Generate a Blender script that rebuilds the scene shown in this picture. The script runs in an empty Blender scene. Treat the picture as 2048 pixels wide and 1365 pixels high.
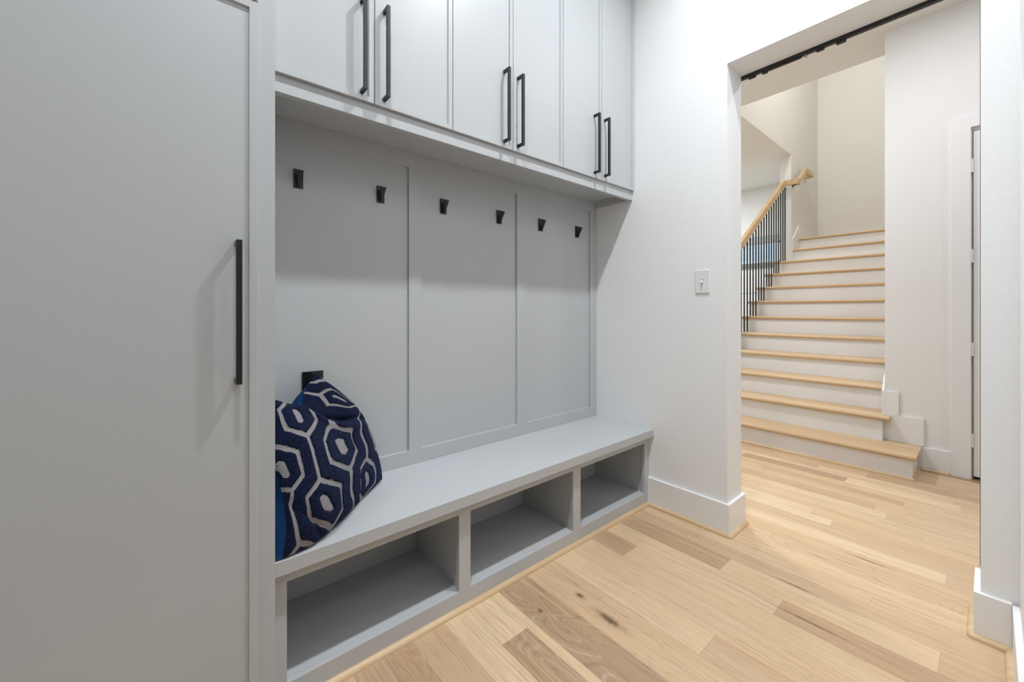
import bpy, bmesh, math, random
import numpy as np
from mathutils import Vector

random.seed(7)
sc = bpy.context.scene
COL = sc.collection

# ------------------------------------------------------------------ camera, world, lights, exposure
TH = math.atan(955 / 807.0)
cam_d = bpy.data.cameras.new('camera')
cam = bpy.data.objects.new('camera', cam_d)
COL.objects.link(cam)
cam.location = (0, 0, 1.14)
cam.rotation_euler = (math.pi / 2, 0, TH - math.pi / 2)
cam_d.sensor_width = 36.0
cam_d.lens = 807.0 / 2048 * 36
cam_d.shift_y = -(682.5 - 621.0) / 2048
cam_d.clip_start = 0.02
sc.camera = cam

world = bpy.data.worlds.new('daylight')
sc.world = world
world.use_nodes = True
bg = world.node_tree.nodes['Background']
bg.inputs[0].default_value = (0.80, 0.90, 1.0, 1)
bg.inputs[1].default_value = 3.2

def area(name, loc, power, size, color=(1, 1, 1), rot=(0, 0, 0), shape='DISK', size_y=None, spread=None):
    l = bpy.data.lights.new(name, 'AREA')
    l.energy = power; l.shape = shape; l.size = size; l.color = color
    if size_y: l.size_y = size_y
    if spread: l.spread = spread
    o = bpy.data.objects.new(name, l)
    o.location = loc; o.rotation_euler = rot
    COL.objects.link(o)
    return o

ZM = 3.62                        # mudroom ceiling
NEU = (0.925, 0.965, 1.01); HALL = (0.95, 0.965, 1.02); WARM = (1.0, 0.94, 0.86)
for dx, p in ((1.45, 0.78), (0.15, 0.62), (-1.3, 0.15)):      # recessed mudroom downlights
    area('mudroom_downlight', (dx, 0.50, ZM - .012), 45 * p, 0.12, NEU, spread=math.radians(130))
area('entry_fill', (0.3, -1.5, ZM - .015), 19, 0.9, NEU)  # broad unseen lamp added behind the camera to fill the bench panels
area('hall_downlight', (3.2, 0.15, 3.22), 14.5, 0.2, HALL)
area('hall_downlight', (3.0, 1.9, 3.22), 47, 0.2, HALL)
area('hall_downlight', (3.2, -1.8, 3.22), 18, 0.2, HALL)
area('stair_downlight', (5.2, 1.1, 5.5), 42, 0.2, WARM)
area('stair_downlight', (6.9, 1.25, 5.5), 3, 0.2, WARM)
area('kitchen_daylight_fill', (6.0, 3.6, 3.22), 105, 0.9, (0.85, 0.93, 1.0))  # cool area lamp added under the ceiling to supply the kitchen daylight
sc.view_settings.view_transform = 'Standard'
sc.view_settings.look = 'None'
sc.view_settings.gamma = 1.0
sc.view_settings.use_curve_mapping = False
sc.view_settings.exposure = -0.47

# ------------------------------------------------------------------ material helpers
def s2l(c):
    return tuple(((v / 255 / 12.92) if v / 255 <= 0.04045 else ((v / 255 + 0.055) / 1.055) ** 2.4) for v in c) + (1,)

def new_mat(name, color, rough=0.5, metal=0.0, bump=0.0, bump_scale=300, spec=0.5, var=0.0):
    m = bpy.data.materials.new(name)
    m.use_nodes = True
    nt = m.node_tree
    b = nt.nodes['Principled BSDF']
    b.inputs['Base Color'].default_value = color if len(color) == 4 else tuple(color) + (1,)
    b.inputs['Roughness'].default_value = rough
    b.inputs['Metallic'].default_value = metal
    b.inputs['Specular IOR Level'].default_value = spec
    tc = nt.nodes.new('ShaderNodeTexCoord')
    if bump > 0:
        n = nt.nodes.new('ShaderNodeTexNoise')
        n.inputs['Scale'].default_value = bump_scale
        n.inputs['Detail'].default_value = 3
        nt.links.new(tc.outputs['Object'], n.inputs['Vector'])
        bp = nt.nodes.new('ShaderNodeBump')
        bp.inputs['Strength'].default_value = bump
        bp.inputs['Distance'].default_value = 0.002
        nt.links.new(n.outputs[0], bp.inputs['Height'])
        nt.links.new(bp.outputs[0], b.inputs['Normal'])
    if var > 0:
        n = nt.nodes.new('ShaderNodeTexNoise')
        n.inputs['Scale'].default_value = 3
        nt.links.new(tc.outputs['Object'], n.inputs['Vector'])
        mx = nt.nodes.new('ShaderNodeMix'); mx.data_type = 'RGBA'
        c = b.inputs['Base Color'].default_value
        mx.inputs[6].default_value = tuple(v * (1 - var) for v in c[:3]) + (1,)
        mx.inputs[7].default_value = tuple(min(1, v * (1 + var)) for v in c[:3]) + (1,)
        nt.links.new(n.outputs[0], mx.inputs[0])
        nt.links.new(mx.outputs[2], b.inputs['Base Color'])
    return m

M_wall = new_mat('wall_paint', (0.86, 0.865, 0.862), 0.65, bump=0.25, bump_scale=160, spec=0.3)
M_hall = new_mat('hall_paint', (0.83, 0.83, 0.81), 0.65, bump=0.15, bump_scale=160, spec=0.3)
M_ceil = new_mat('ceiling_paint', (0.84, 0.84, 0.82), 0.8, bump=0.1, bump_scale=120, spec=0.2)
M_trim = new_mat('trim_enamel', (0.85, 0.855, 0.85), 0.35, var=0.01)
M_cab = new_mat('grey_cabinet_enamel', (0.49, 0.508, 0.52), 0.38, bump=0.04, bump_scale=500, var=0.01)
M_black = new_mat('matte_black_metal', (0.012, 0.012, 0.013), 0.38, bump=0.03, bump_scale=700)
M_gloss = new_mat('glossy_black_plastic', (0.012, 0.012, 0.012), 0.12, var=0.05)
M_dark = new_mat('dark_bronze', (0.07, 0.058, 0.05), 0.45, var=0.1)
M_white = new_mat('white_plastic', (0.80, 0.80, 0.79), 0.3, var=0.01)
M_steel = new_mat('steel', (0.6, 0.58, 0.55), 0.3, 1.0, var=0.05)
M_blk2 = new_mat('shadow_void', (0.03, 0.028, 0.026), 0.9, var=0.1)
M_siding = new_mat('painted_siding', (0.72, 0.80, 0.84), 0.6, bump=0.1, bump_scale=30)
M_slot = new_mat('grey_plastic', (0.30, 0.30, 0.30), 0.5, var=0.02)
M_counter = new_mat('grey_stone', (0.26, 0.25, 0.23), 0.3, var=0.2)
M_speck = new_mat('dark_crumbs', (0.03, 0.025, 0.02), 0.8, var=0.2)
M_glass = new_mat('window_glass', (0.95, 0.98, 1.0), 0.02)
M_glass.node_tree.nodes['Principled BSDF'].inputs['Transmission Weight'].default_value = 1.0
M_glass.node_tree.nodes['Principled BSDF'].inputs['IOR'].default_value = 1.05

class NT:
    """small node-math helper"""
    def __init__(s, m):
        s.nt = m.node_tree
    def n(s, t, **k):
        nd = s.nt.nodes.new(t)
        for a, v in k.items(): setattr(nd, a, v)
        return nd
    def put(s, sock, v):
        if isinstance(v, (int, float, tuple)): sock.default_value = v
        else: s.nt.links.new(v, sock)
    def m(s, op, a, b=0.0, c=0.0):
        nd = s.n('ShaderNodeMath', operation=op)
        s.put(nd.inputs[0], a); s.put(nd.inputs[1], b); s.put(nd.inputs[2], c)
        return nd.outputs[0]
    def sstep(s, x, a, b):
        nd = s.n('ShaderNodeMapRange', interpolation_type='SMOOTHSTEP')
        s.put(nd.inputs[0], x); nd.inputs[1].default_value = a; nd.inputs[2].default_value = b
        return nd.outputs[0]
    def mix(s, f, a, b, mode='MIX'):
        nd = s.n('ShaderNodeMix', data_type='RGBA', blend_type=mode)
        s.put(nd.inputs[0], f); s.put(nd.inputs[6], a); s.put(nd.inputs[7], b)
        return nd.outputs[2]
    def xyz(s, x, y, z=0.0):
        nd = s.n('ShaderNodeCombineXYZ')
        s.put(nd.inputs[0], x); s.put(nd.inputs[1], y); s.put(nd.inputs[2], z)
        return nd.outputs[0]
    def noise(s, vec, scale, detail=3, rough=0.5, dist=0.0):
        nd = s.n('ShaderNodeTexNoise')
        s.put(nd.inputs['Vector'], vec)
        nd.inputs['Scale'].default_value = scale; nd.inputs['Detail'].default_value = detail
        nd.inputs['Roughness'].default_value = rough; nd.inputs['Distortion'].default_value = dist
        return nd.outputs[0]
    def ramp(s, f, stops):
        nd = s.n('ShaderNodeValToRGB')
        e = nd.color_ramp.elements
        while len(e) < len(stops): e.new(0.5)
        for i, (p, c) in enumerate(stops):
            e[i].position = p; e[i].color = c
        s.put(nd.inputs[0], f)
        return nd.outputs[0]

# ---- oak floor: every plank carries its own tone, seed and figure in a colour attribute; UV = metres inside the plank
M_floor = bpy.data.materials.new('oak_floor'); M_floor.use_nodes = True
h = NT(M_floor); bs = M_floor.node_tree.nodes['Principled BSDF']
at = h.n('ShaderNodeAttribute', attribute_name='plank')
sep = h.n('ShaderNodeSeparateColor'); h.nt.links.new(at.outputs['Color'], sep.inputs[0])
tone, seed, fig = sep.outputs[0], sep.outputs[1], sep.outputs[2]
uv = h.n('ShaderNodeUVMap', uv_map='uv'); suv = h.n('ShaderNodeSeparateXYZ'); h.nt.links.new(uv.outputs[0], suv.inputs[0])
uv2 = h.n('ShaderNodeUVMap', uv_map='dim'); suv2 = h.n('ShaderNodeSeparateXYZ'); h.nt.links.new(uv2.outputs[0], suv2.inputs[0])
U, V = suv.outputs[0], suv.outputs[1]
U2, V2 = suv2.outputs[0], suv2.outputs[1]
off = h.m('MULTIPLY', seed, 37.0)
base = h.ramp(tone, [(0.0, s2l((160, 133, 107))), (0.25, s2l((186, 157, 126))), (0.5, s2l((211, 182, 147))),
                     (0.75, s2l((220, 193, 157))), (1.0, s2l((236, 214, 180)))])
warp = h.noise(h.xyz(h.m('MULTIPLY', U, 9.0), h.m('ADD', h.m('MULTIPLY', V, 2.2), off), off), 1.0, 2)
uw = h.m('ADD', U, h.m('MULTIPLY', h.m('SUBTRACT', warp, 0.5), 0.055))
fine = h.noise(h.xyz(h.m('MULTIPLY', uw, 420.0), h.m('ADD', h.m('MULTIPLY', V, 9.0), off), off), 1.0, 4, 0.65)
mid = h.noise(h.xyz(h.m('MULTIPLY', uw, 70.0), h.m('ADD', h.m('MULTIPLY', V, 1.6), off), off), 1.0, 3, 0.6)
wide = h.noise(h.xyz(h.m('MULTIPLY', U, 7.0), h.m('ADD', h.m('MULTIPLY', V, 1.3), off), off), 1.0, 2)
# cathedral figure: rings of a stretched warped field
cw = h.noise(h.xyz(h.m('MULTIPLY', U, 7.0), h.m('ADD', h.m('MULTIPLY', V, 1.5), off), off), 1.0, 1, 0.4, 0.5)
rings = h.m('FRACT', h.m('MULTIPLY', cw, 22.0))
ringl = h.m('ABSOLUTE', h.m('SUBTRACT', rings, 0.5))
ring = h.m('MULTIPLY', h.m('MULTIPLY', h.sstep(ringl, 0.36, 0.5), fig), h.sstep(fine, 0.30, 0.62))
streak = h.noise(h.xyz(h.m('MULTIPLY', uw, 190.0), h.m('ADD', h.m('MULTIPLY', V, 1.5), off), off), 1.0, 3, 0.6)
col = h.mix(h.m('MULTIPLY', h.sstep(fine, 0.48, 0.72), 0.42), base, s2l((138, 108, 80)))
col = h.mix(h.m('MULTIPLY', h.sstep(streak, 0.50, 0.72), 0.38), col, s2l((146, 114, 84)))
col = h.mix(h.m('MULTIPLY', h.sstep(streak, 0.46, 0.30), 0.25), col, s2l((232, 210, 176)))
col = h.mix(h.m('MULTIPLY', h.sstep(mid, 0.52, 0.78), 0.38), col, s2l((158, 122, 86)))
col = h.mix(h.m('MULTIPLY', h.sstep(mid, 0.45, 0.2), 0.28), col, s2l((230, 208, 172)))
col = h.mix(h.m('MULTIPLY', h.sstep(wide, 0.4, 0.75), 0.22), col, s2l((205, 160, 112)))
col = h.mix(h.m('MULTIPLY', ring, 0.55), col, s2l((132, 106, 82)))
col = h.mix(h.m('MULTIPLY', h.m('MULTIPLY', h.sstep(ringl, 0.12, 0.0), fig), 0.30), col, s2l((214, 196, 170)))
# knots at their own places on the boards
tcf = h.n('ShaderNodeTexCoord'); so = h.n('ShaderNodeSeparateXYZ'); h.nt.links.new(tcf.outputs['Object'], so.inputs[0])
for kx, ky, rx, ry in [(1.247, 1.055, .010, .020), (1.232, 0.905, .016, .052), (1.07, 1.10, .007, .012), (1.97, 0.52, .004, .06),
                       (1.78, 0.42, .004, .09), (2.42, 0.35, .004, .08)]:
    wob = h.m('MULTIPLY', h.m('SUBTRACT', h.noise(h.xyz(so.outputs[0], so.outputs[1]), 60.0, 2), 0.5), 0.9)
    dx = h.m('DIVIDE', h.m('SUBTRACT', so.outputs[0], kx), rx)
    dy = h.m('DIVIDE', h.m('SUBTRACT', so.outputs[1], ky), ry)
    d = h.m('ADD', h.m('SQRT', h.m('ADD', h.m('MULTIPLY', dx, dx), h.m('MULTIPLY', dy, dy))), wob)
    col = h.mix(h.m('MULTIPLY', h.sstep(d, 2.2, 0.7), 0.38), col, s2l((140, 108, 76)))
    col = h.mix(h.m('MULTIPLY', h.sstep(d, 1.15, 0.3), 0.75), col, s2l((78, 58, 42)))
edge = h.m('MINIMUM', h.m('MINIMUM', U, U2), h.m('MINIMUM', V, V2))
seam = h.sstep(edge, 0.0013, 0.0003)
seam_vis = h.m('ADD', 0.2, h.m('MULTIPLY', seed, 0.28))
col = h.mix(h.m('MULTIPLY', seam, seam_vis), col, s2l((100, 76, 54)))
h.nt.links.new(col, bs.inputs['Base Color'])
bs.inputs['Roughness'].default_value = 0.42
bs.inputs['Specular IOR Level'].default_value = 0.4
bp = h.n('ShaderNodeBump'); bp.inputs['Strength'].default_value = 0.12; bp.inputs['Distance'].default_value = 0.001
h.nt.links.new(h.m('SUBTRACT', fine, h.m('MULTIPLY', seam, 2.0)), bp.inputs['Height']); h.nt.links.new(bp.outputs[0], bs.inputs['Normal'])

def wood_mat(name, axis, c0=(198, 168, 128), c1=(218, 190, 152), rough=0.4):
    m = bpy.data.materials.new(name); m.use_nodes = True
    g = NT(m); b = m.node_tree.nodes['Principled BSDF']
    tc = g.n('ShaderNodeTexCoord'); s = g.n('ShaderNodeSeparateXYZ'); g.nt.links.new(tc.outputs['Object'], s.inputs[0])
    k = [90.0, 90.0, 90.0]; k[axis] = 3.0
    v = g.xyz(*[g.m('MULTIPLY', s.outputs[i], k[i]) for i in range(3)])
    n1 = g.noise(v, 1.0, 4, 0.6); n2 = g.noise(v, 0.2, 2)
    c = g.mix(g.sstep(n2, 0.3, 0.7), s2l(c0), s2l(c1))
    c = g.mix(g.m('MULTIPLY', g.sstep(n1, 0.5, 0.75), 0.35), c, s2l((158, 120, 80)))
    g.nt.links.new(c, b.inputs['Base Color']); b.inputs['Roughness'].default_value = rough
    return m
M_oak_y = wood_mat('oak_along_stair_width', 1)
M_oak_x = wood_mat('oak_along_run', 0)
M_rail = wood_mat('oak_handrail', 0, (204, 174, 130), (217, 190, 150))

# ------------------------------------------------------------------ geometry helpers
class MB:
    def __init__(s): s.bm = bmesh.new()
    def box(s, x0, x1, y0, y1, z0, z1, bev=0.0, seg=1):
        x0, x1 = sorted((x0, x1)); y0, y1 = sorted((y0, y1)); z0, z1 = sorted((z0, z1))
        t = bmesh.new()
        r = bmesh.ops.create_cube(t, size=1)
        for v in r['verts']:
            v.co = Vector(((x0 + x1) / 2 + v.co.x * (x1 - x0), (y0 + y1) / 2 + v.co.y * (y1 - y0), (z0 + z1) / 2 + v.co.z * (z1 - z0)))
        if bev > 0:
            bmesh.ops.bevel(t, geom=list(t.edges), offset=min(bev, (x1 - x0) * .45, (y1 - y0) * .45, (z1 - z0) * .45), segments=seg, affect='EDGES', profile=0.5)
        s.add(t); return s
    def add(s, t):
        me = bpy.data.meshes.new('tmp'); t.to_mesh(me); t.free(); s.bm.from_mesh(me); bpy.data.meshes.remove(me)
    def prism(s, prof, a, b, fn, bev=0):
        """sweep 2-D profile [(p,q)] from a to b; fn(p,q,t)->xyz"""
        t = bmesh.new()
        A = [t.verts.new(fn(p, q, a)) for p, q in prof]; B = [t.verts.new(fn(p, q, b)) for p, q in prof]
        n = len(prof)
        for i in range(n): t.faces.new((A[i], A[(i + 1) % n], B[(i + 1) % n], B[i]))
        t.faces.new(A[::-1]); t.faces.new(B)
        bmesh.ops.recalc_face_normals(t, faces=t.faces)
        if bev: bmesh.ops.bevel(t, geom=list(t.edges), offset=bev, segments=1, affect='EDGES')
        s.add(t); return s
    def build(s, name, mat, parent=None, smooth=False):
        me = bpy.data.meshes.new(name)
        bmesh.ops.recalc_face_normals(s.bm, faces=s.bm.faces)
        s.bm.to_mesh(me); s.bm.free()
        me.materials.append(mat)
        if smooth:
            for p in me.polygons: p.use_smooth = True
        o = bpy.data.objects.new(name, me); COL.objects.link(o)
        if parent is not None:
            o.parent = parent
            o.location = -Vector(parent_origin(parent))
        return o

def parent_origin(p):
    v = Vector((0, 0, 0))
    while p is not None:
        v += p.location; p = p.parent
    return v

def box(name, mat, x0, x1, y0, y1, z0, z1, parent=None, bev=0.0, seg=1):
    return MB().box(x0, x1, y0, y1, z0, z1, bev, seg).build(name, mat, parent)

def empty(name, loc, label, cat, group=None, kind=None):
    o = bpy.data.objects.new(name, None); COL.objects.link(o); o.location = loc
    o.empty_display_size = 0.05
    return tag(o, label, cat, group, kind)

def tag(o, label=None, cat=None, group=None, kind=None):
    if label: o['label'] = label
    if cat: o['category'] = cat
    if group: o['group'] = group
    if kind: o['kind'] = kind
    return o

def struct(o, label=None, cat=None):
    o['kind'] = 'structure'
    if label: o['label'] = label
    if cat: o['category'] = cat
    return o

# ------------------------------------------------------------------ shell
XW0, XW1 = 2.152, 2.330          # doorway wall faces
YJL, YJR, ZH = 0.858, 0.020, 2.391
X2 = 4.125                        # hall wall face
YS = 0.511                        # its left corner = right side of stairwell
ZC = 3.242                        # hall ceiling
YL0, YL1 = 1.730, 1.862           # wall left of the stairs
XE = 7.70                         # far wall

def floor():
    me = bpy.data.meshes.new('floor')
    bm = bmesh.new()
    uvl = bm.loops.layers.uv.new('uv'); dl = bm.loops.layers.uv.new('dim')
    cl = bm.loops.layers.float_color.new('plank')
    rnd = random.Random(11)
    fixed = {
        0.860: [(1.07, 3, .88, .1), (-9, 1.07, .18, .9)],
        0.976: [(-9, 9, .82, .1)],
        1.012: [(-9, 9, .14, 1.0)],
        1.165: [(-9, 9, .50, .35)],
        1.335: [(.62, 9, .74, .1), (-9, .62, .42, .3)],
        1.458: [(-9, 9, .52, .1)],
        1.604: [(1.098, 9, .22, .2), (-.7, 1.098, .60, .0)],
        1.722: [(.523, 9, .58, .0), (-1.1, .523, .24, .15)],
        1.838: [(.765, 9, .22, .2), (.105, .765, .68, .0), (-9, .105, .35, .1)],
        1.960: [(-9, 9, .40, .1)],
        2.052: [(.30, 9, .62, 0), (-9, .30, .46, .1)],
        2.130: [(-9, 9, .66, .1)],
        2.262: [(-9, 9, .50, .6)],
        2.380: [(-9, 9, .56, 0)],
        2.455: [(.118, 9, .84, 0), (-9, .118, .5, 0)],
        2.555: [(.95, 9, .45, 0), (-9, .95, .52, 0)],
        2.66: [(.545, 9, .92, 0), (-9, .545, .5, 0)],
    }
    xs = sorted(fixed)
    a = xs[0]; left = []
    while a > -3.0:
        a -= rnd.choice((.083, .10, .125)); left.append(a)
    right = []; a = 2.745
    while a < 8.2:
        right.append(a); a += rnd.choice((.057, .083, .083, .1))
    xs = left[::-1] + xs + right + [a]
    for i in range(len(xs) - 1):
        x0, x1 = xs[i], xs[i + 1]; w = x1 - x0
        if x0 in fixed:
            segs = [(max(p, -3.2), min(q, 6.0), t, f) for p, q, t, f in fixed[x0]]
        else:
            segs = []; y = -3.2 - rnd.random()
            while y < 6.0:
                L = rnd.uniform(.5, 1.7); t = min(1, max(0, rnd.gauss(.55, .2)))
                segs.append((max(y, -3.2), min(y + L, 6.0), t, rnd.choice((0, 0, .15, .7)) if x0 < 2 else rnd.choice((0, 0, .1, .3)))); y += L
        for y0, y1, t, f in segs:
            if y1 <= y0: continue
            vs = [bm.verts.new((x, y, 0)) for x, y in ((x0, y0), (x1, y0), (x1, y1), (x0, y1))]
            fc = bm.faces.new(vs); sd = rnd.random()
            for lp, (u, v) in zip(fc.loops, ((0, 0), (w, 0), (w, y1 - y0), (0, y1 - y0))):
                lp[uvl].uv = (u, v); lp[dl].uv = (w - u, y1 - y0 - v); lp[cl] = (t, sd, f, 1)
    bm.to_mesh(me); bm.free()
    me.materials.append(M_floor)
    o = bpy.data.objects.new('floor', me); COL.objects.link(o)
    return struct(o)
floor()

def walls():
    # doorway wall between mudroom and hall
    m = MB().box(XW0, XW1, YJL, 5.9, 0, ZM).box(XW0, XW1, -3.1, YJR, 0, ZM).box(XW0, XW1, YJR, YJL, ZH, ZM)
    struct(m.build('wall_doorway', M_wall))
    struct(box('wall_locker', M_wall, -2.6, XW0, 1.705, 1.85, 0, ZM))
    m = MB().box(0.75, XW0, -0.20, -0.065, 0, ZM).box(-2.6, -0.80, -0.20, -0.065, 0, ZM)
    struct(m.build('wall_right', M_wall))
    struct(box('wall_entry', M_wall, -2.75, -2.6, -3.1, 1.85, 0, ZM))
    struct(box('wall_rear', M_wall, -2.75, 7.9, -3.25, -3.1, 0, ZM))
    struct(box('ceiling_mudroom', M_ceil, -2.75, XW0, -3.1, 1.85, ZM, ZM + .1))
    # hall ceiling with the stair opening
    m = MB().box(XW1, 4.49, -3.1, 5.9, ZC, ZC + .3).box(4.49, 7.9, YL1, 5.9, ZC, ZC + .3)
    struct(m.build('ceiling_hall', M_ceil))
    # hall wall with door opening, carried on as right side of the stairwell
    m = MB().box(X2, X2 + .12, 0.08, YS, 0, ZC).box(X2, X2 + .12, -3.1, -0.74, 0, ZC).box(X2, X2 + .12, -0.74, 0.08, 2.37, ZC)
    struct(m.build('wall_hall', M_hall))
    m = MB().box(X2 + .12, 4.49, YS - .12, YS, 0, ZC).box(4.49, XE, YS - .12, YS, 0, 5.6)
    struct(m.build('wall_stair_right', M_hall))
    m = MB().box(6.40, XE, YL0, YL1, 0, ZC).box(4.37, XE, YL0, YL1, ZC, 5.6)
    struct(m.build('wall_stair_left', M_hall))
    struct(box('wall_stair_front', M_hall, 4.37, 4.49, YS - .12, YL0, ZC + .3, 5.6))
    struct(box('ceiling_stair', M_ceil, 4.37, 7.9, YS - .12, YL1, 5.6, 5.7))
    wy0, wy1, wz0, wz1 = 2.24, 3.35, 1.95, 2.30
    m = (MB().box(XE, XE + .15, YS - .12, wy0, 0, ZC).box(XE, XE + .15, wy1, 5.9, 0, ZC).box(XE, XE + .15, wy0, wy1, 0, wz0)
         .box(XE, XE + .15, wy0, wy1, wz1, ZC).box(XE, XE + .15, YS - .12, YL1, ZC, 5.6))
    struct(m.build('wall_far', M_hall))
    struct(box('wall_kitchen', M_hall, XW1, 7.85, 5.9, 6.0, 0, ZC))
    # high window in the far wall, neighbour siding beyond
    w = empty('window_1', (XE, (wy0 + wy1) / 2, wz0), None, None, kind='structure')
    box('window_glass', M_glass, XE + .06, XE + .066, wy0, wy1, wz0, wz1, w)
    m = MB().box(XE + .05, XE + .08, wy0, wy1, wz0, wz0 + .025).box(XE + .05, XE + .08, wy0, wy1, wz1 - .025, wz1)
    m.box(XE + .05, XE + .08, wy0, wy0 + .025, wz0, wz1).box(XE + .05, XE + .08, wy1 - .025, wy1, wz0, wz1)
    m.build('window_frame', M_trim, w)
    box('window_head_casing', M_cab, XE - .02, XE - .002, wy0 - .09, wy1 + .09, wz1, wz1 + .10, w)
    box('window_sill', M_counter, XE - .03, XE - .002, wy0 - .09, wy1 + .09, wz0 - .085, wz0, w)
walls()

def siding():
    m = MB()
    z = 0.0
    while z < 3.4:
        m.prism([(0, z), (-.012, z), (0, z + .10)], 0.5, 6.5, lambda p, q, t: (9.0 + p, t, q))
        z += .10
    m.box(9.0, 9.05, .5, 6.5, 0, 3.4)
    o = m.build('wall_neighbour', M_siding)
    struct(o)
siding()

# built-in white cabinets below the high window
def far_cabinet():
    e = empty('white_cabinet', (7.5, 2.8, 0), 'low white cabinet with thin horizontal drawer gaps seen between the stair balusters', 'cabinet')
    box('body', M_trim, 7.46, XE - .002, 2.14, 3.6, 0.0, 1.80, e)
    for z0, z1 in ((.02, .845), (.855, 1.42), (1.43, 1.76)):
        box('drawer', M_trim, 7.438, 7.459, 2.15, 3.59, z0, z1, e, .001)
far_cabinet()

# ------------------------------------------------------------------ trim
BBH, BBT = 0.160, 0.016
QR = 0.017
def qprof(n=5):
    return [(0, 0)] + [(QR * math.cos(a), QR * math.sin(a)) for a in [i * math.pi / 2 / n for i in range(n + 1)]]
def quarter_x(m, y, dirn, x0, x1):   # runs along x, bulges toward dirn in y, against face y
    m.prism(qprof(), x0, x1, lambda p, q, t: (t, y + dirn * p, q))
def quarter_y(m, x, dirn, y0, y1):
    m.prism(qprof(), y0, y1, lambda p, q, t: (x + dirn * p, t, q))

def quarter_corner(m, x, y):
    t = bmesh.new(); bmesh.ops.create_uvsphere(t, u_segments=24, v_segments=12, radius=QR)
    for v in t.verts: v.co = Vector((v.co.x + x, v.co.y + y, max(0.0, v.co.z)))
    m.add(t)
tn = [0]
def trim(m, mat, name='trim'):
    tn[0] += 1
    return struct(m.build('%s_%d' % (name, tn[0]), mat))

def baseboards():
    # left post of the doorway: wraps the corner
    m = MB().box(XW0 - BBT, XW0, YJL - BBT, 1.296, 0, BBH, .001).box(XW0, XW1 + BBT, YJL - BBT, YJL, 0, BBH, .001).box(XW1, XW1 + BBT, YJL, 5.9, 0, BBH, .001)
    struct(m.build('baseboard_doorway', M_trim))
    m = MB().box(XW0 - BBT, XW0, -0.049, YJR + BBT, 0, BBH, .001).box(XW0, XW1 + BBT, YJR, YJR + BBT, 0, BBH, .001).box(XW1, XW1 + BBT, -3.1, YJR, 0, BBH, .001)
    m.box(0.75, XW0 - BBT, -0.065, -0.049, 0, BBH, .001)
    struct(m.build('baseboard_right', M_trim))
    # hall wall: baseboard plus the stepped skirting that climbs with the first stairs
    m = MB().box(X2 - BBT, X2, 0.172, 0.332, 0, BBH, .001)
    m.prism([(.303, .1665), (YS, .1665), (YS, .531), (.433, .531), (.433, .360), (.303, .360)], X2 - BBT, X2, lambda p, q, t: (t, p, q))
    m.prism([(X2 - BBT, .1665), (X2 - BBT, .531), (4.17, .60), (7.0, 2.51), (7.0, 2.2)], YS + .0005, YS + BBT, lambda p, q, t: (p, t, q))
    struct(m.build('baseboard_hall', M_trim))
    # skirting on the wall left of the stairs
    m = MB().prism([(6.402, 1.76), (6.402, 2.10), (6.46, 2.13), (6.70, 2.325), (XE, 2.325), (XE, 2.1), (6.7, 2.0), (6.42, 1.76)], YL0 - BBT, YL0 - .0005, lambda p, q, t: (p, t, q))
    m.box(XE - BBT, XE, YS, YL0 - BBT, 2.10, 2.325)
    struct(m.build('baseboard_stair', M_trim))
    # oak quarter round
    m = MB()
    quarter_y(m, XW0 - BBT, -1, YJL - BBT, 1.296 - .0005)
    quarter_x(m, YJL - BBT, -1, XW0 - BBT, XW1 + BBT)
    quarter_corner(m, XW0 - BBT, YJL - BBT); quarter_corner(m, XW1 + BBT, YJL - BBT)
    trim(m, M_oak_y)
    m = MB(); quarter_x(m, 1.296, -1, 0.215, XW0 - BBT); trim(m, M_oak_x)
    m = MB()
    quarter_y(m, XW0 - BBT, -1, -0.049, YJR + BBT)
    quarter_x(m, YJR + BBT, 1, XW0 - BBT, XW1 + BBT)
    quarter_corner(m, XW0 - BBT, YJR + BBT)
    quarter_x(m, -0.049, 1, 0.75, XW0 - BBT)
    trim(m, M_oak_y)
    m = MB(); quarter_y(m, X2 - BBT, -1, 0.178, 0.315)
    quarter_x(m, 0.332, -1, 3.785, X2 - BBT); quarter_y(m, 3.785, -1, 0.332, 1.86); quarter_corner(m, 3.785, 0.332)
    trim(m, M_oak_y)
baseboards()

# ------------------------------------------------------------------ hall door
def hall_door():
    d = empty('door_1', (X2, -0.33, 0), None, None, kind='structure')
    m = MB().box(X2 - .02, X2 + .003, 0.080, 0.172, 0, 2.455, .001).box(X2 - .02, X2 + .003, -.83, -.74, 0, 2.455, .001).box(X2 - .02, X2 + .003, -.74, 0.080, 2.372, 2.455, .001)
    m.build('casing', M_trim, d)
    MB().box(X2 + .004, X2 + .12, 0.074, 0.0798, 0, 2.37).box(X2 + .004, X2 + .12, -.7398, -.734, 0, 2.37).box(X2 + .004, X2 + .12, -.734, .074, 2.352, 2.3698).build('jamb', M_trim, d)
    leaf = MB().box(X2 - .002, X2 + .035, -.728, 0.070, 0.022, 2.345, .001)
    lf = leaf.build('door_leaf', M_trim, d)
    box('dark_gap', M_blk2, X2 + .04, X2 + .118, -.73, .0735, .001, 2.35, d)
    for z in (0.218, 0.831, 1.46, 2.068):
        hg = MB()
        t = bmesh.new(); bmesh.ops.create_cone(t, cap_ends=True, segments=14, radius1=.008, radius2=.008, depth=.09)
        for v in t.verts: v.co += Vector((X2 - .009, 0.0765, z + .046))
        hg.add(t)
        hg.build('hinge', M_trim, d)
hall_door()

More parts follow.
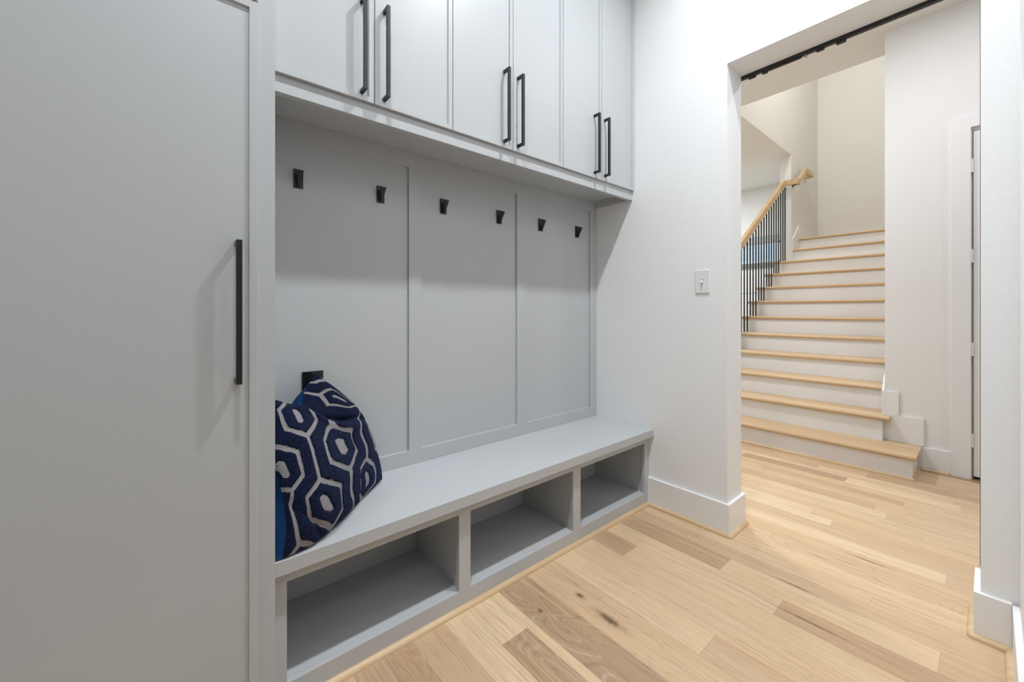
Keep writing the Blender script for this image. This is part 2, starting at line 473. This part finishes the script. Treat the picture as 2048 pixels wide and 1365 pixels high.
# ------------------------------------------------------------------ staircase
RUN, RISE, XN = 0.265, 0.1787, 3.755
def zt(n): return 0.166 + (n - 1) * (12 * RISE - 0.166) / 11 if n > 3 else (0.166, 0.345, 0.525)[n - 1]
def zt(n): return n * RISE - 0.012 * max(0, (3 - n) / 2.0)
def stairs():
    e = empty('staircase', (XN, 1.2, 0), 'straight staircase with oak treads and white risers beyond the doorway', 'staircase')
    TT = 0.031
    for n in range(1, 13):
        x = XN + (n - 1) * RUN; z = zt(n)
        yr = {1: 0.312, 2: 0.475}.get(n, YS + BBT + .001)
        yl = 1.895 if n <= 10 else YL0 - .002
        x1 = x + RUN + .045 if n < 12 else XE - BBT - .001
        xlim = x1
        if n in (1,): xlim = X2 - BBT - .0005
        m = MB()
        prof_n = 4
        prof = [(x + TT / 2 - TT / 2 * math.sin(a), z - TT / 2 + TT / 2 * math.cos(a)) for a in [i * math.pi / prof_n for i in range(prof_n + 1)]]
        if n == 1:
            prof += [(xlim, z - TT), (xlim, z)]
            m.prism(prof, yr, yl, lambda p, q, t: (p, t, q))
        elif n == 2:
            profa = prof + [(X2 - BBT - .001, z - TT), (X2 - BBT - .001, z)]
            m.prism(profa, yr, yl, lambda p, q, t: (p, t, q))
            m.box(X2 - BBT - .001, x1, YS + BBT + .001, yl, z - TT, z)
        elif n == 10:
            m.prism(prof + [(6.398, z - TT), (6.398, z)], yr, yl, lambda p, q, t: (p, t, q))
            m.box(6.398, x1, yr, YL0 - .001, z - TT, z)
        else:
            m.prism(prof + [(x1, z - TT), (x1, z)], yr, yl, lambda p, q, t: (p, t, q))
        m.build('tread', M_oak_y, e)
        # riser
        yrr = {1: 0.332, 2: 0.5155}.get(n, YS + BBT + .001)
        yll = 1.868 if n <= 10 else YL0 - .002
        zb = 0 if n == 1 else zt(n - 1)
        m = MB().box(x + .03, x + .045, yrr, yll, zb, z - TT)
        if n == 1: m.box(x + .045, X2 - BBT, yrr, yrr + .015, 0, z - TT)
        if n == 2: m.box(x + .045, X2 - BBT - .001, yrr, yrr + .012, zb, z - TT)
        m.build('riser', M_trim, e)
    # closed side of the flight under the railing
    prof = [(XN + .046, 0)]
    for n in range(1, 11):
        x = XN + (n - 1) * RUN + .046
        prof += [(x, zt(n) - TT - .001)] if n == 1 else [(x, zt(n - 1) - TT - .001), (x, zt(n) - TT - .001)]
    prof += [(6.37, zt(10) - TT - .001), (6.37, 0)]
    MB().prism(prof, 1.845, 1.866, lambda p, q, t: (p, t, q)).build('side_panel', M_trim, e)
stairs()

def railing():
    e = empty('stair_railing', (XN + .1, 1.795, zt(1)), 'oak handrail over thin black metal balusters on the left side of the stairs', 'railing')
    sl = RISE / RUN
    H = 0.085; yn, yf = 1.776, 1.814
    zl = lambda x: RISE * ((x - XN) / RUN + 1) + 0.985    # top of rail
    xa, xb = 3.70, 6.315
    # one continuous rail: sloped run, level crossing in front of the wall end, short climb, level return
    zz = zl(xb)
    path = [(xa, 1.795, zl(xa)), (xb, 1.795, zz), (xb + .03, 1.795, zz), (xb + .03, 1.652, zz), (6.40, 1.652, zz), (6.735, 1.652, zz + .228), (7.03, 1.652, zz + .228), (7.03, YL0 - .001, zz + .228)]
    t = bmesh.new(); rings = []; w = .020
    P = [Vector(p) for p in path]
    for i, p in enumerate(P):
        d0 = (P[i] - P[i - 1]) if i else (P[1] - P[0]); d1 = (P[i + 1] - P[i]) if i < len(P) - 1 else d0
        a0 = Vector((d0.x, d0.y)).normalized(); a1 = Vector((d1.x, d1.y)).normalized()
        n0 = Vector((-a0.y, a0.x)); n1 = Vector((-a1.y, a1.x)); mt = (n0 + n1).normalized(); mt = mt / max(.3, mt.dot(n0))
        steep = d0.z if abs(d0.z) > abs(d1.z) else d1.z
        hh = H if i < 2 else .068
        q = [(p.x + mt.x * s_ * w, p.y + mt.y * s_ * w) for s_ in (-1, 1)]
        rings.append([t.verts.new((q[0][0], q[0][1], p.z)), t.verts.new((q[1][0], q[1][1], p.z)), t.verts.new((q[1][0], q[1][1], p.z - hh)), t.verts.new((q[0][0], q[0][1], p.z - hh))])
    for A, B in zip(rings, rings[1:]):
        for i in range(4): t.faces.new((A[i], A[(i + 1) % 4], B[(i + 1) % 4], B[i]))
    t.faces.new(rings[0][::-1]); t.faces.new(rings[-1])
    bmesh.ops.recalc_face_normals(t, faces=t.faces)
    m = MB(); m.add(t)
    m.build('handrail', M_rail, e)
    for n in range(1, 11):
        for k in range(3):
            x = XN + (n - 1) * RUN + .062 + k * RUN / 3
            if x > 6.385: continue
            m = MB().box(x - .0065, x + .0065, 1.7885, 1.8015, zt(n) + .0002, min(zl(x), zl(xb)) - H + .006, .001)
            m.build('baluster', M_black, e)
    m = MB().box(6.46, 6.472, 1.660, YL0 - .001, zz - .055, zz - .043).box(6.44, 6.492, YL0 - .006, YL0 - .0005, zz - .075, zz - .023).box(6.46, 6.472, 1.646, 1.6598, zz - .055, zz - .022)
    m.build('wall_bracket', M_black, e)
railing()

# ------------------------------------------------------------------ sliding door track
def track():
    e = empty('sliding_door_track', (2.35, 0.4, ZH), 'black sliding door track fixed along the back of the doorway header', 'door track')
    MB().box(2.331, 2.350, -0.85, YJL + .03, 2.374, 2.398, .001).build('rail', M_black, e)
    def hw(y0, y1, z0, z1=2.3738, x0=2.334, x1=2.348, name='stop', mat=M_black):
        MB().box(x0, x1, y0, y1, z0, z1, .001).build(name, mat, e)
    hw(.79, .825, 2.364); hw(.735, .76, 2.362)
    hw(.59, .7345, 2.368, name='soft_close_bar')
    t = MB(); b = bmesh.new(); bmesh.ops.create_cone(b, cap_ends=True, segments=12, radius1=.006, radius2=.006, depth=.012)
    for v in b.verts: v.co += Vector((2.341, .572, 2.3675))
    t.add(b); t.build('bolt', M_steel, e)
    hw(.50, .53, 2.365); hw(.42, .455, 2.362)
    d = empty('sliding_door', (2.375, -0.4, 0.01), 'dark edge of the sliding door parked behind the right side of the doorway', 'door')
    MB().box(2.352, 2.392, -0.90, 0.0235, 0.165, 2.345, .001).build('door_leaf', M_dark, d)
    MB().box(2.358, 2.384, -0.72, -0.66, 2.345, 2.390).box(2.358, 2.384, -0.16, -0.10, 2.345, 2.390).build('hanger', M_black, d)
track()

# ------------------------------------------------------------------ cabinets
def shaker(m, x0, x1, z0, z1, yf, th=0.020, fr=0.018, rec=0.006, slope=0.002):
    """slim shaker door facing -y: outer box with an inset recessed field"""
    t = bmesh.new()
    def V(x, y, z): return t.verts.new((x, y, z))
    b = .0012
    ob = [V(x0, yf + th, z0), V(x1, yf + th, z0), V(x1, yf + th, z1), V(x0, yf + th, z1)]
    oc = [V(x0, yf + b, z0), V(x1, yf + b, z0), V(x1, yf + b, z1), V(x0, yf + b, z1)]
    of = [V(x0 + b, yf, z0 + b), V(x1 - b, yf, z0 + b), V(x1 - b, yf, z1 - b), V(x0 + b, yf, z1 - b)]
    i0 = [V(x0 + fr, yf, z0 + fr), V(x1 - fr, yf, z0 + fr), V(x1 - fr, yf, z1 - fr), V(x0 + fr, yf, z1 - fr)]
    g = fr + slope
    i1 = [V(x0 + g, yf + rec, z0 + g), V(x1 - g, yf + rec, z0 + g), V(x1 - g, yf + rec, z1 - g), V(x0 + g, yf + rec, z1 - g)]
    for A, B in ((ob, oc), (oc, of), (of, i0), (i0, i1)):
        for i in range(4): t.faces.new((A[i], A[(i + 1) % 4], B[(i + 1) % 4], B[i]))
    t.faces.new(i1); t.faces.new(ob[::-1])
    bmesh.ops.recalc_face_normals(t, faces=t.faces)
    m.add(t)

def pull(x, z0, z1, yd, proj, w, parent, name='handle'):
    """square bar pull: bar with two feet, facing -y"""
    m = MB()
    m.box(x - w / 2, x + w / 2, yd - proj, yd - proj + w, z0, z1, .0008)
    m.box(x - w / 2, x + w / 2, yd - proj + w * .8, yd, z0, z0 + w, .0006).box(x - w / 2, x + w / 2, yd - proj + w * .8, yd, z1 - w, z1, .0006)
    return m.build(name, M_black, parent)

YU = 1.395
def uppers():
    xs = [0.2265, 0.5470, 0.8670, 1.1865, 1.5190, 1.8345, 2.1500]
    hx = [0.503, 0.584, 1.138, 1.220, 1.775, 1.862]
    names = ['grey upper cabinet with two slim-framed doors, leftmost above the bench beside the tall cabinet',
             'grey upper cabinet with two slim-framed doors, middle one over the bench',
             'grey upper cabinet with two slim-framed doors, against the white end wall']
    for u in range(3):
        xa, xb = xs[2 * u], xs[2 * u + 2]
        e = empty('upper_cabinet', ((xa + xb) / 2, 1.55, 1.86), names[u], 'cabinet', 'upper cabinets above the bench')
        a = 0.2165 if u == 0 else xa + .0005
        b = 2.1505 if u == 2 else xb - .0005
        MB().box(a, b, YU + .021, 1.704, 1.868, 3.55).build('body', M_cab, e)
        for k in range(2):
            i = 2 * u + k
            g = .0014
            m = MB(); shaker(m, xs[i] + g, xs[i + 1] - g, 1.866, 3.45, YU)
            d = m.build('door', M_cab, e)
            pull(hx[i], 1.889, 2.212, YU + (.006 if 0.02 < hx[i] - xs[i] < xs[i + 1] - xs[i] - .02 else 0), .036 + .006, .012, d)
    # valance / light rail with soffit and end filler
    e = empty('cabinet_valance', (1.18, 1.42, 1.811), 'long grey light rail under the upper cabinets above the coat hooks', 'valance')
    MB().box(.2165, 2.1505, YU + .013, YU + .040, 1.811, 1.8655, .0008).build('rail', M_cab, e)
    MB().box(.2165, 2.1505, YU + .0405, 1.6898, 1.852, 1.8675).build('soffit', M_cab, e)
    MB().box(2.1315, 2.1505, YU + .0405, 1.6798, 1.811, 1.8518).build('end_return', M_cab, e)
uppers()

def back_panel():
    e = empty('back_panel', (1.18, 1.69, .445), 'grey panelled back of the bench nook with three tall recessed panels', 'wall panel')
    MB().box(.2165, 2.151, 1.690, 1.7045, .446, 1.852).build('backing', M_cab, e)
    m = MB()
    def piece(x0, x1, z0, z1): m.box(x0, x1, 1.680, 1.6905, z0, z1, .0008)
    piece(.2165, 2.151, .4453, .510); piece(.2165, 2.151, 1.784, 1.8519)
    for a, b in ((.2165, .262), (.815, .879), (1.456, 1.526), (2.088, 2.151)): piece(a, b, .509, 1.785)
    m.build('frame', M_cab, e)
back_panel()

def bench():
    e = empty('storage_bench', (1.18, 1.48, 0), 'long grey built-in storage bench with three open cubbies', 'bench')
    YF = 1.296
    MB().box(.2165, 2.151, 1.264, 1.6898, .403, .445, .0015, 2).build('bench_top', M_cab, e)
    MB().box(.2165, 2.151, YF - .009, YF - .0003, .392, .4028, .001).build('scribe_moulding', M_cab, e)
    m = MB()
    xs = [(.253, .833), (.885, 1.481), (1.536, 2.105)]
    m.box(.2165, 2.151, YF, YF + .019, 0.0, .0715).box(.2165, 2.151, YF, YF + .019, .364, .402)
    for a, b in ((.2165, .253), (.833, .885), (1.481, 1.536), (2.105, 2.151)): m.box(a, b, YF, YF + .019, .0715, .364)
    m.build('face_frame', M_cab, e)
    MB().box(.2165, 2.151, YF + .0195, 1.66, .05, .0713).build('bottom_shelf', M_cab, e)
    MB().box(.2165, 2.151, 1.661, 1.70, .0, .402).build('back_board', M_cab, e)
    for a, b in ((.2168, .246), (.840, .878), (1.488, 1.529), (2.112, 2.1508)):
        MB().box(a, b, YF + .0195, 1.6605, .0715, .4025).build('divider', M_cab, e)
bench()

def tall_cabinet():
    e = empty('tall_cabinet', (-.2, 1.45, 0), 'tall grey pantry cabinet with a slim-framed door and long black pull at the left', 'cabinet')
    MB().box(-.62, .2155, 1.25, 1.7035, 0, 3.55).build('body', M_cab, e)
    YD = 1.23
    m = MB(); shaker(m, -.60, .1735, .11, 1.9415, YD, .0195, .019, .006); d = m.build('door', M_cab, e)
    d['label'] = 'tall lower door'
    m = MB(); shaker(m, -.60, .1735, 1.946, 3.45, YD, .0195, .019, .006); m.build('door', M_cab, e)['label'] = 'short upper door'
    pull(.129, .956, 1.315, YD + .006, .041, .0125, d)
tall_cabinet()

# ------------------------------------------------------------------ coat hooks
def hooks():
    def make(x, z, label):
        e = empty('coat_hook', (x, 1.69, z), label, 'hook', 'black coat hooks on the grey back panel')
        m = MB().box(x - .0165, x + .0165, 1.6835, 1.6899, z - .0355, z + .0355, .0015, 2)
        m.build('backplate', M_black, e)
        t = bmesh.new()
        # prong: narrow at the foot, flared at the tip, leaning out from the plate
        secs = [(0.0, -.027, .0050, .010), (.003, -.024, .0055, .010), (.012, -.006, .0075, .0085), (.024, .017, .0105, .0072), (.0285, .0265, .0115, .007)]
        rings = []
        for dy, dz, hw, th in secs:
            y = 1.6835 - dy; zz = z + dz
            rings.append([t.verts.new(p) for p in ((x - hw, y + .002, zz), (x + hw, y + .002, zz), (x + hw * .92, y - th * .75, zz - th * .45), (x - hw * .92, y - th * .75, zz - th * .45))])
        for a, b in zip(rings, rings[1:]):
            for i in range(4): t.faces.new((a[i], a[(i + 1) % 4], b[(i + 1) % 4], b[i]))
        t.faces.new(rings[0][::-1]); t.faces.new(rings[-1])
        bmesh.ops.recalc_face_normals(t, faces=t.faces)
        bmesh.ops.bevel(t, geom=list(t.edges), offset=.0008, segments=2, affect='EDGES')
        m = MB(); m.add(t); m.build('prong', M_black, e)
    L = ['black metal coat hook, leftmost of six, above the patterned pillow',
         'black metal coat hook on the right side of the first recessed panel',
         'black metal coat hook on the left side of the middle recessed panel',
         'black metal coat hook on the right side of the middle recessed panel',
         'black metal coat hook on the left side of the last recessed panel',
         'black metal coat hook nearest the white end wall']
    for x, l in zip((.368, .687, .995, 1.336, 1.644, 1.966), L): make(x, 1.637, l)
hooks()

def outlet():
    e = empty('outlet_cover', (.418, 1.69, .86), 'glossy black outlet plate on the back panel behind the pillow', 'outlet')
    MB().box(.380, .456, 1.6835, 1.6899, .785, .905, .002, 2).build('plate', M_gloss, e)
    MB().box(.401, .435, 1.6815, 1.6836, .81, .88, .001).build('receptacle', M_gloss, e)
outlet()

def switch():
    y, z = .981, 1.292
    e = empty('light_switch', (XW0, y, z), 'white toggle light switch on the wall between bench and doorway', 'light switch')
    MB().box(XW0 - .006, XW0 - .0002, y - .0375, y + .0375, z - .0615, z + .0615, .0028, 3).build('plate', M_white, e)
    MB().box(XW0 - .0064, XW0 - .0059, y - .006, y + .006, z - .012, z + .012).build('slot', M_slot, e)
    t = bmesh.new()
    a = [t.verts.new(p) for p in ((XW0 - .006, y - .005, z + .007), (XW0 - .006, y + .005, z + .007), (XW0 - .006, y + .005, z - .009), (XW0 - .006, y - .005, z - .009))]
    b = [t.verts.new(p) for p in ((XW0 - .018, y - .004, z - .004), (XW0 - .018, y + .004, z - .004), (XW0 - .015, y + .004, z - .012), (XW0 - .015, y - .004, z - .012))]
    for i in range(4): t.faces.new((a[i], a[(i + 1) % 4], b[(i + 1) % 4], b[i]))
    t.faces.new(a); t.faces.new(b)
    m = MB(); m.add(t); m.build('toggle', M_white, e)
    for dz in (-.03, .03):
        t = bmesh.new(); bmesh.ops.create_cone(t, cap_ends=True, segments=12, radius1=.003, radius2=.0025, depth=.001)
        for v in t.verts: v.co = Vector((XW0 - .0064 - v.co.z, y + v.co.x, z + dz + v.co.y))
        m = MB(); m.add(t); m.build('screw', M_white, e)
switch()

# ------------------------------------------------------------------ throw pillow
def catmull(pts, t):
    n = len(pts) - 1
    f = min(max(t, 0), 1) * n; i = min(int(f), n - 1); f -= i
    P = [pts[max(i - 1, 0)], pts[i], pts[i + 1], pts[min(i + 2, n)]]
    P = [np.array(p, float) for p in P]
    return 0.5 * ((2 * P[1]) + (-P[0] + P[2]) * f + (2 * P[0] - 5 * P[1] + 4 * P[2] - P[3]) * f * f + (-P[0] + 3 * P[1] - 3 * P[2] + P[3]) * f ** 3)

PB = [(0.236, 1.268, 0.45), (0.282, 1.276, 0.449), (0.325, 1.292, 0.449), (0.378, 1.332, 0.449), (0.461, 1.408, 0.449), (0.522, 1.47, 0.449), (0.653, 1.585, 0.458)]
PR = [(0.653, 1.585, 0.458), (0.653, 1.598, 0.501), (0.64, 1.603, 0.564), (0.621, 1.606, 0.63), (0.593, 1.608, 0.703), (0.556, 1.61, 0.764), (0.493, 1.613, 0.831), (0.412, 1.618, 0.906)]
PT = [(.236, 1.460, .862), (.275, 1.480, .838), (.330, 1.520, .806), (.352, 1.560, .812), (.368, 1.590, .850), (0.412, 1.618, 0.906)]
PL = [(.236, 1.268, .450), (.249, 1.285, .520), (.246, 1.315, .600), (.230, 1.365, .700), (.230, 1.420, .790), (.236, 1.460, .862)]
def coons(u, v):
    b, t_, l, r = catmull(PB, u), catmull(PT, u), catmull(PL, v), catmull(PR, v)
    c00, c10, c01, c11 = map(np.array, (PB[0], PB[-1], PT[0], PT[-1]))
    return (1 - v) * b + v * t_ + (1 - u) * l + u * r - ((1 - u) * (1 - v) * c00 + u * (1 - v) * c10 + (1 - u) * v * c01 + u * v * c11)
NF = np.array((.50, -.80, .33)); NF /= np.linalg.norm(NF)
def sm(x, a, b):
    t = min(1, max(0, (x - a) / (b - a))); return t * t * (3 - 2 * t)
def crease(u, v):
    # signed distance to the valley running from the chopped top edge to the right side; > 0 in the raised ear
    x0, y0, x1, y1 = .36, 1.0, 1.0, .57
    return ((v - y0) * (x1 - x0) - (u - x0) * (y1 - y0)) / math.hypot(x1 - x0, y1 - y0)
def pil_front(u, v):
    p = coons(u, v)
    eu = (max(0, u) ** .5) * (max(0, 1 - u) ** .95) * 2.14
    ev = (max(0, v) ** .8) * (max(0, 1 - v) ** .5) * 2.45
    amp = .066 * eu * ev
    cr = crease(u, v)
    amp *= 1 - .62 * sm(cr, -.015, .05)
    rim = min(1, 3.2 * eu * ev)
    amp -= .030 * math.exp(-((cr - .018) / .026) ** 2) * rim
    amp += .014 * math.exp(-((cr + .045) / .04) ** 2) * rim
    amp -= .007 * math.exp(-(((u - .30) * .9 + (v - .10)) / .04) ** 2) * rim
    amp += .0022 * math.sin(17 * u + 5 * v) * math.sin(13 * v - 3 * u) * rim
    return p + NF * amp
def pil_back(u, v):
    e = max(0, 16 * u * (1 - u) * v * (1 - v))
    q = coons(u, v) - NF * (.045 * e ** .5)
    q = q + np.array((-.040, .022, .004)) * (math.exp(-((u - .68) / .24) ** 2) * sm(v, .55, .93) * min(1, 9 * (1 - v) ** .8) * min(1, 6 * u * (1 - u)))
    q = q + np.array((-.060, .0, 0)) * (math.exp(-((v - .15) / .28) ** 2) * min(1, 14 * u) * sm(u, .6, .0))
    q[1] = min(q[1], 1.665); q[0] = max(q[0], .2185); q[2] = max(q[2], .4465)
    return q
PATC = [(0.294, 0.294, 1, -0.5), (0.25, 0.469, 1, -0.209), (0.481, 0.375, 1.5, -0.336), (0.544, 0.156, 1.5, -0.664), (0.5, 0.006, 1, -0.791), (0.169, 0.206, 0.5, -0.664), (0.113, 0.375, 0.5, -0.336), (0.225, 0.869, 1, 0.5), (0.231, 0.7, 1, 0.209), (0.069, 0.75, 0.5, 0.336), (0.044, 0.894, 0.5, 0.664), (0.406, 0.85, 1.5, 0.336), (0.588, 0.588, 2, 0.0), (0.562, 0.794, 2, 0.291), (0.825, 0.613, 2.5, 0.164), (0.825, 0.444, 2.5, -0.164), (0.613, 0.394, 2, -0.291), (0.369, 0.531, 1.5, -0.164), (0.356, 0.694, 1.5, 0.164), (0.025, 0.531, 0, 0.0), (0.144, 0.631, 0.5, 0.164), (0.138, 0.487, 0.5, -0.164), (0.044, 0.412, 0, -0.291), (0.875, 0.163, 3, -0.5), (0.894, 0.344, 3, -0.209), (0.931, 0.25, 3.5, -0.336), (0.838, 0.0, 3, -0.791), (0.775, 0.113, 2.5, -0.664), (0.931, 0.838, 3, 0.5), (0.838, 0.925, 3, 0.791), (0.956, 0.894, 3.5, 0.664), (0.994, 0.75, 3.5, 0.336), (1.0, 0.694, 3, 0.209), (0.819, 0.85, 2.5, 0.664), (0.988, 0.719, 2.5, 0.336), (0.9, 0.475, 3, 0.0), (0.9, 0.581, 3, 0.12), (0.981, 0.556, 3.5, 0.16), (0.969, 0.331, 3.5, -0.16), (0.244, 0.581, 1, 0), (0.613, 0.231, 2, -0.5), (0.075, 0.144, 0, -0.65)]
def _tps(pts, lam=1e-3):
    A = np.array([(p[0], p[1]) for p in pts]); n = len(A)
    D = np.linalg.norm(A[:, None] - A[None], axis=2); K = np.where(D > 0, D ** 2 * np.log(D + 1e-12), 0) + lam * np.eye(n)
    Q = np.hstack([np.ones((n, 1)), A]); M = np.zeros((n + 3, n + 3)); M[:n, :n] = K; M[:n, n:] = Q; M[n:, :n] = Q.T
    return A, [np.linalg.solve(M, np.concatenate([[p[k] for p in pts], [0, 0, 0]])) for k in (2, 3)]
_TA, _TW = _tps(PATC)
def pat_xy(u, v):
    d = np.hypot(_TA[:, 0] - u, _TA[:, 1] - v); k = np.where(d > 0, d ** 2 * np.log(d + 1e-12), 0)
    return tuple(float(w[:-3] @ k + w[-3] + w[-2] * u + w[-1] * v) for w in _TW)
PITCH = 2.75

def pillow_mat():
    m = bpy.data.materials.new('navy_velvet_hexagons'); m.use_nodes = True
    g = NT(m); b = m.node_tree.nodes['Principled BSDF']
    uvn = g.n('ShaderNodeUVMap', uv_map='pat'); s = g.n('ShaderNodeSeparateXYZ'); g.nt.links.new(uvn.outputs[0], s.inputs[0])
    wv = g.noise(uvn.outputs[0], 9.0, 2)
    X = g.m('ADD', s.outputs[0], g.m('MULTIPLY', g.m('SUBTRACT', wv, .5), .05)); Y = g.m('ADD', s.outputs[1], g.m('MULTIPLY', g.m('SUBTRACT', wv, .5), .02))
    best = None; line = None
    c0 = g.m('FLOOR', X)
    for dc in (0.0, 1.0):
        c = g.m('ADD', c0, dc)
        par = g.m('MULTIPLY', g.m('FLOORED_MODULO', c, 2.0), .5)
        yy = g.m('SUBTRACT', Y, par)
        yy = g.m('SUBTRACT', yy, g.m('ROUND', yy))
        xx = g.m('ABSOLUTE', g.m('SUBTRACT', X, c))
        yp = g.m('ABSOLUTE', g.m('MULTIPLY', yy, PITCH))
        hd = g.m('MAXIMUM', g.m('DIVIDE', xx, .50), g.m('DIVIDE', g.m('ADD', yp, g.m('MULTIPLY', xx, .70)), .80))
        core = g.m('MAXIMUM', g.m('DIVIDE', xx, .095), g.m('DIVIDE', g.m('ADD', yp, g.m('MULTIPLY', xx, .70)), .29))
        ringm = g.m('MULTIPLY', g.sstep(hd, .78, .81), g.sstep(hd, 1.02, .99))
        corem = g.sstep(core, 1.05, .95)
        # thin stem joining hexagons of the same column
        stem = g.m('MULTIPLY', g.sstep(xx, .072, .055), g.sstep(hd, .98, 1.0))
        w = g.m('MAXIMUM', g.m('MAXIMUM', ringm, corem), stem)
        best = w if best is None else g.m('MAXIMUM', best, w)
    tc = g.n('ShaderNodeTexCoord')
    pile = g.noise(tc.outputs['Object'], 230.0, 4, .75)
    pile2 = g.noise(tc.outputs['Object'], 45.0, 3, .6)
    navy = g.mix(g.sstep(pile, .42, .68), s2l((3, 5, 16)), s2l((30, 44, 88)))
    navy = g.mix(g.m('MULTIPLY', g.sstep(pile2, .45, .7), .6), navy, s2l((10, 20, 52)))
    weave = g.n('ShaderNodeTexWave'); weave.inputs['Scale'].default_value = 260; weave.inputs['Distortion'].default_value = 3
    g.nt.links.new(tc.outputs['Object'], weave.inputs['Vector'])
    grey = g.mix(g.m('MULTIPLY', g.m('MULTIPLY', weave.outputs[1], g.sstep(pile, .3, .6)), .9), s2l((168, 164, 163)), s2l((104, 101, 102)))
    c = g.mix(best, navy, grey)
    g.nt.links.new(c, b.inputs['Base Color'])
    b.inputs['Roughness'].default_value = .85
    b.inputs['Specular IOR Level'].default_value = .15
    b.inputs['Sheen Weight'].default_value = .08
    b.inputs['Sheen Tint'].default_value = (.35, .5, .95, 1)
    hgt = g.m('ADD', g.m('MULTIPLY', g.m('SUBTRACT', 1.0, best), 1.0), g.m('MULTIPLY', pile, 1.6))
    bp = g.n('ShaderNodeBump'); bp.inputs['Strength'].default_value = .8; bp.inputs['Distance'].default_value = .003
    g.nt.links.new(hgt, bp.inputs['Height']); g.nt.links.new(bp.outputs[0], b.inputs['Normal'])
    return m

def pillow():
    M_front = pillow_mat()
    M_back = new_mat('teal_blue_cotton', s2l((9, 52, 96)), .8, bump=.3, bump_scale=900, spec=.2)
    e = empty('throw_pillow', (.42, 1.45, .446), 'navy velvet throw pillow with grey hexagon pattern in the corner of the bench', 'pillow')
    def surf(fn, N, name, mat, disp):
        me = bpy.data.meshes.new(name); bm = bmesh.new(); ul = bm.loops.layers.uv.new('pat')
        P = np.array([[fn(i / N, j / N) for j in range(N + 1)] for i in range(N + 1)])
        XY = [[pat_xy(i / N, j / N) if disp else (0.0, 0.0) for j in range(N + 1)] for i in range(N + 1)]
        if disp:
            du = np.gradient(P, axis=0); dv = np.gradient(P, axis=1)
            nn = np.cross(du, dv); nn /= np.linalg.norm(nn, axis=2, keepdims=True) + 1e-9
            if (nn[N // 2, N // 2] * NF).sum() < 0: nn = -nn
            rr = np.random.RandomState(3).rand(N + 1, N + 1)
            for i in range(N + 1):
                for j in range(N + 1):
                    u, v = i / N, j / N
                    X, Y = XY[i][j]
                    grey = 0.0
                    for c in (math.floor(X), math.floor(X) + 1):
                        yy = Y - .5 * (c % 2); yy -= round(yy)
                        xx = abs(X - c); yp = abs(yy * PITCH)
                        hd = max(xx / .50, (yp + .7 * xx) / .80)
                        cd = max(xx / .095, (yp + .7 * xx) / .29)
                        grey = max(grey, sm(hd, .74, .82) * sm(hd, 1.06, .98), sm(cd, 1.35, .95), sm(xx, .11, .05) * sm(hd, .96, 1.0))
                    plush = 1 - grey
                    ed = min(1, 12 * min(u, 1 - u, v, 1 - v))
                    P[i, j] += nn[i, j] * (.0050 * plush + .0014 * plush * rr[i, j]) * ed
        vs = [[bm.verts.new(P[i, j]) for j in range(N + 1)] for i in range(N + 1)]
        for i in range(N):
            for j in range(N):
                f = bm.faces.new((vs[i][j], vs[i + 1][j], vs[i + 1][j + 1], vs[i][j + 1])); f.smooth = True
                for lp, (a, c) in zip(f.loops, ((i, j), (i + 1, j), (i + 1, j + 1), (i, j + 1))): lp[ul].uv = XY[a][c]
        bmesh.ops.recalc_face_normals(bm, faces=bm.faces)
        bm.to_mesh(me); bm.free(); me.materials.append(mat)
        o = bpy.data.objects.new(name, me); COL.objects.link(o); o.parent = e; o.location = -Vector(e.location)
        return o
    surf(pil_front, 300, 'front_cover', M_front, True)
    surf(pil_back, 50, 'back_cover', M_back, False)['label'] = 'plain blue back cover'
pillow()

# ------------------------------------------------------------------ crumbs on the floor
def crumbs():
    rnd = random.Random(5); m = MB()
    pts = [(2.02 + rnd.gauss(0, .035), .98 + rnd.gauss(0, .05)) for _ in range(26)]
    pts += [(1.765, 1.19), (1.52, .36), (2.35, .33), (2.13, .10), (2.75, .37), (1.07, .99), (2.9, .25)]
    for x, y in pts:
        t = bmesh.new(); bmesh.ops.create_icosphere(t, subdivisions=1, radius=rnd.uniform(.0008, .0019))
        for v in t.verts: v.co = Vector((v.co.x * rnd.uniform(.8, 1.4) + x, v.co.y + y, v.co.z * .6 + .0009))
        m.add(t)
    o = m.build('floor_crumbs', M_speck)
    tag(o, 'scattered tiny black crumbs on the oak floor beside the white baseboard', 'crumbs', kind='stuff')
crumbs()
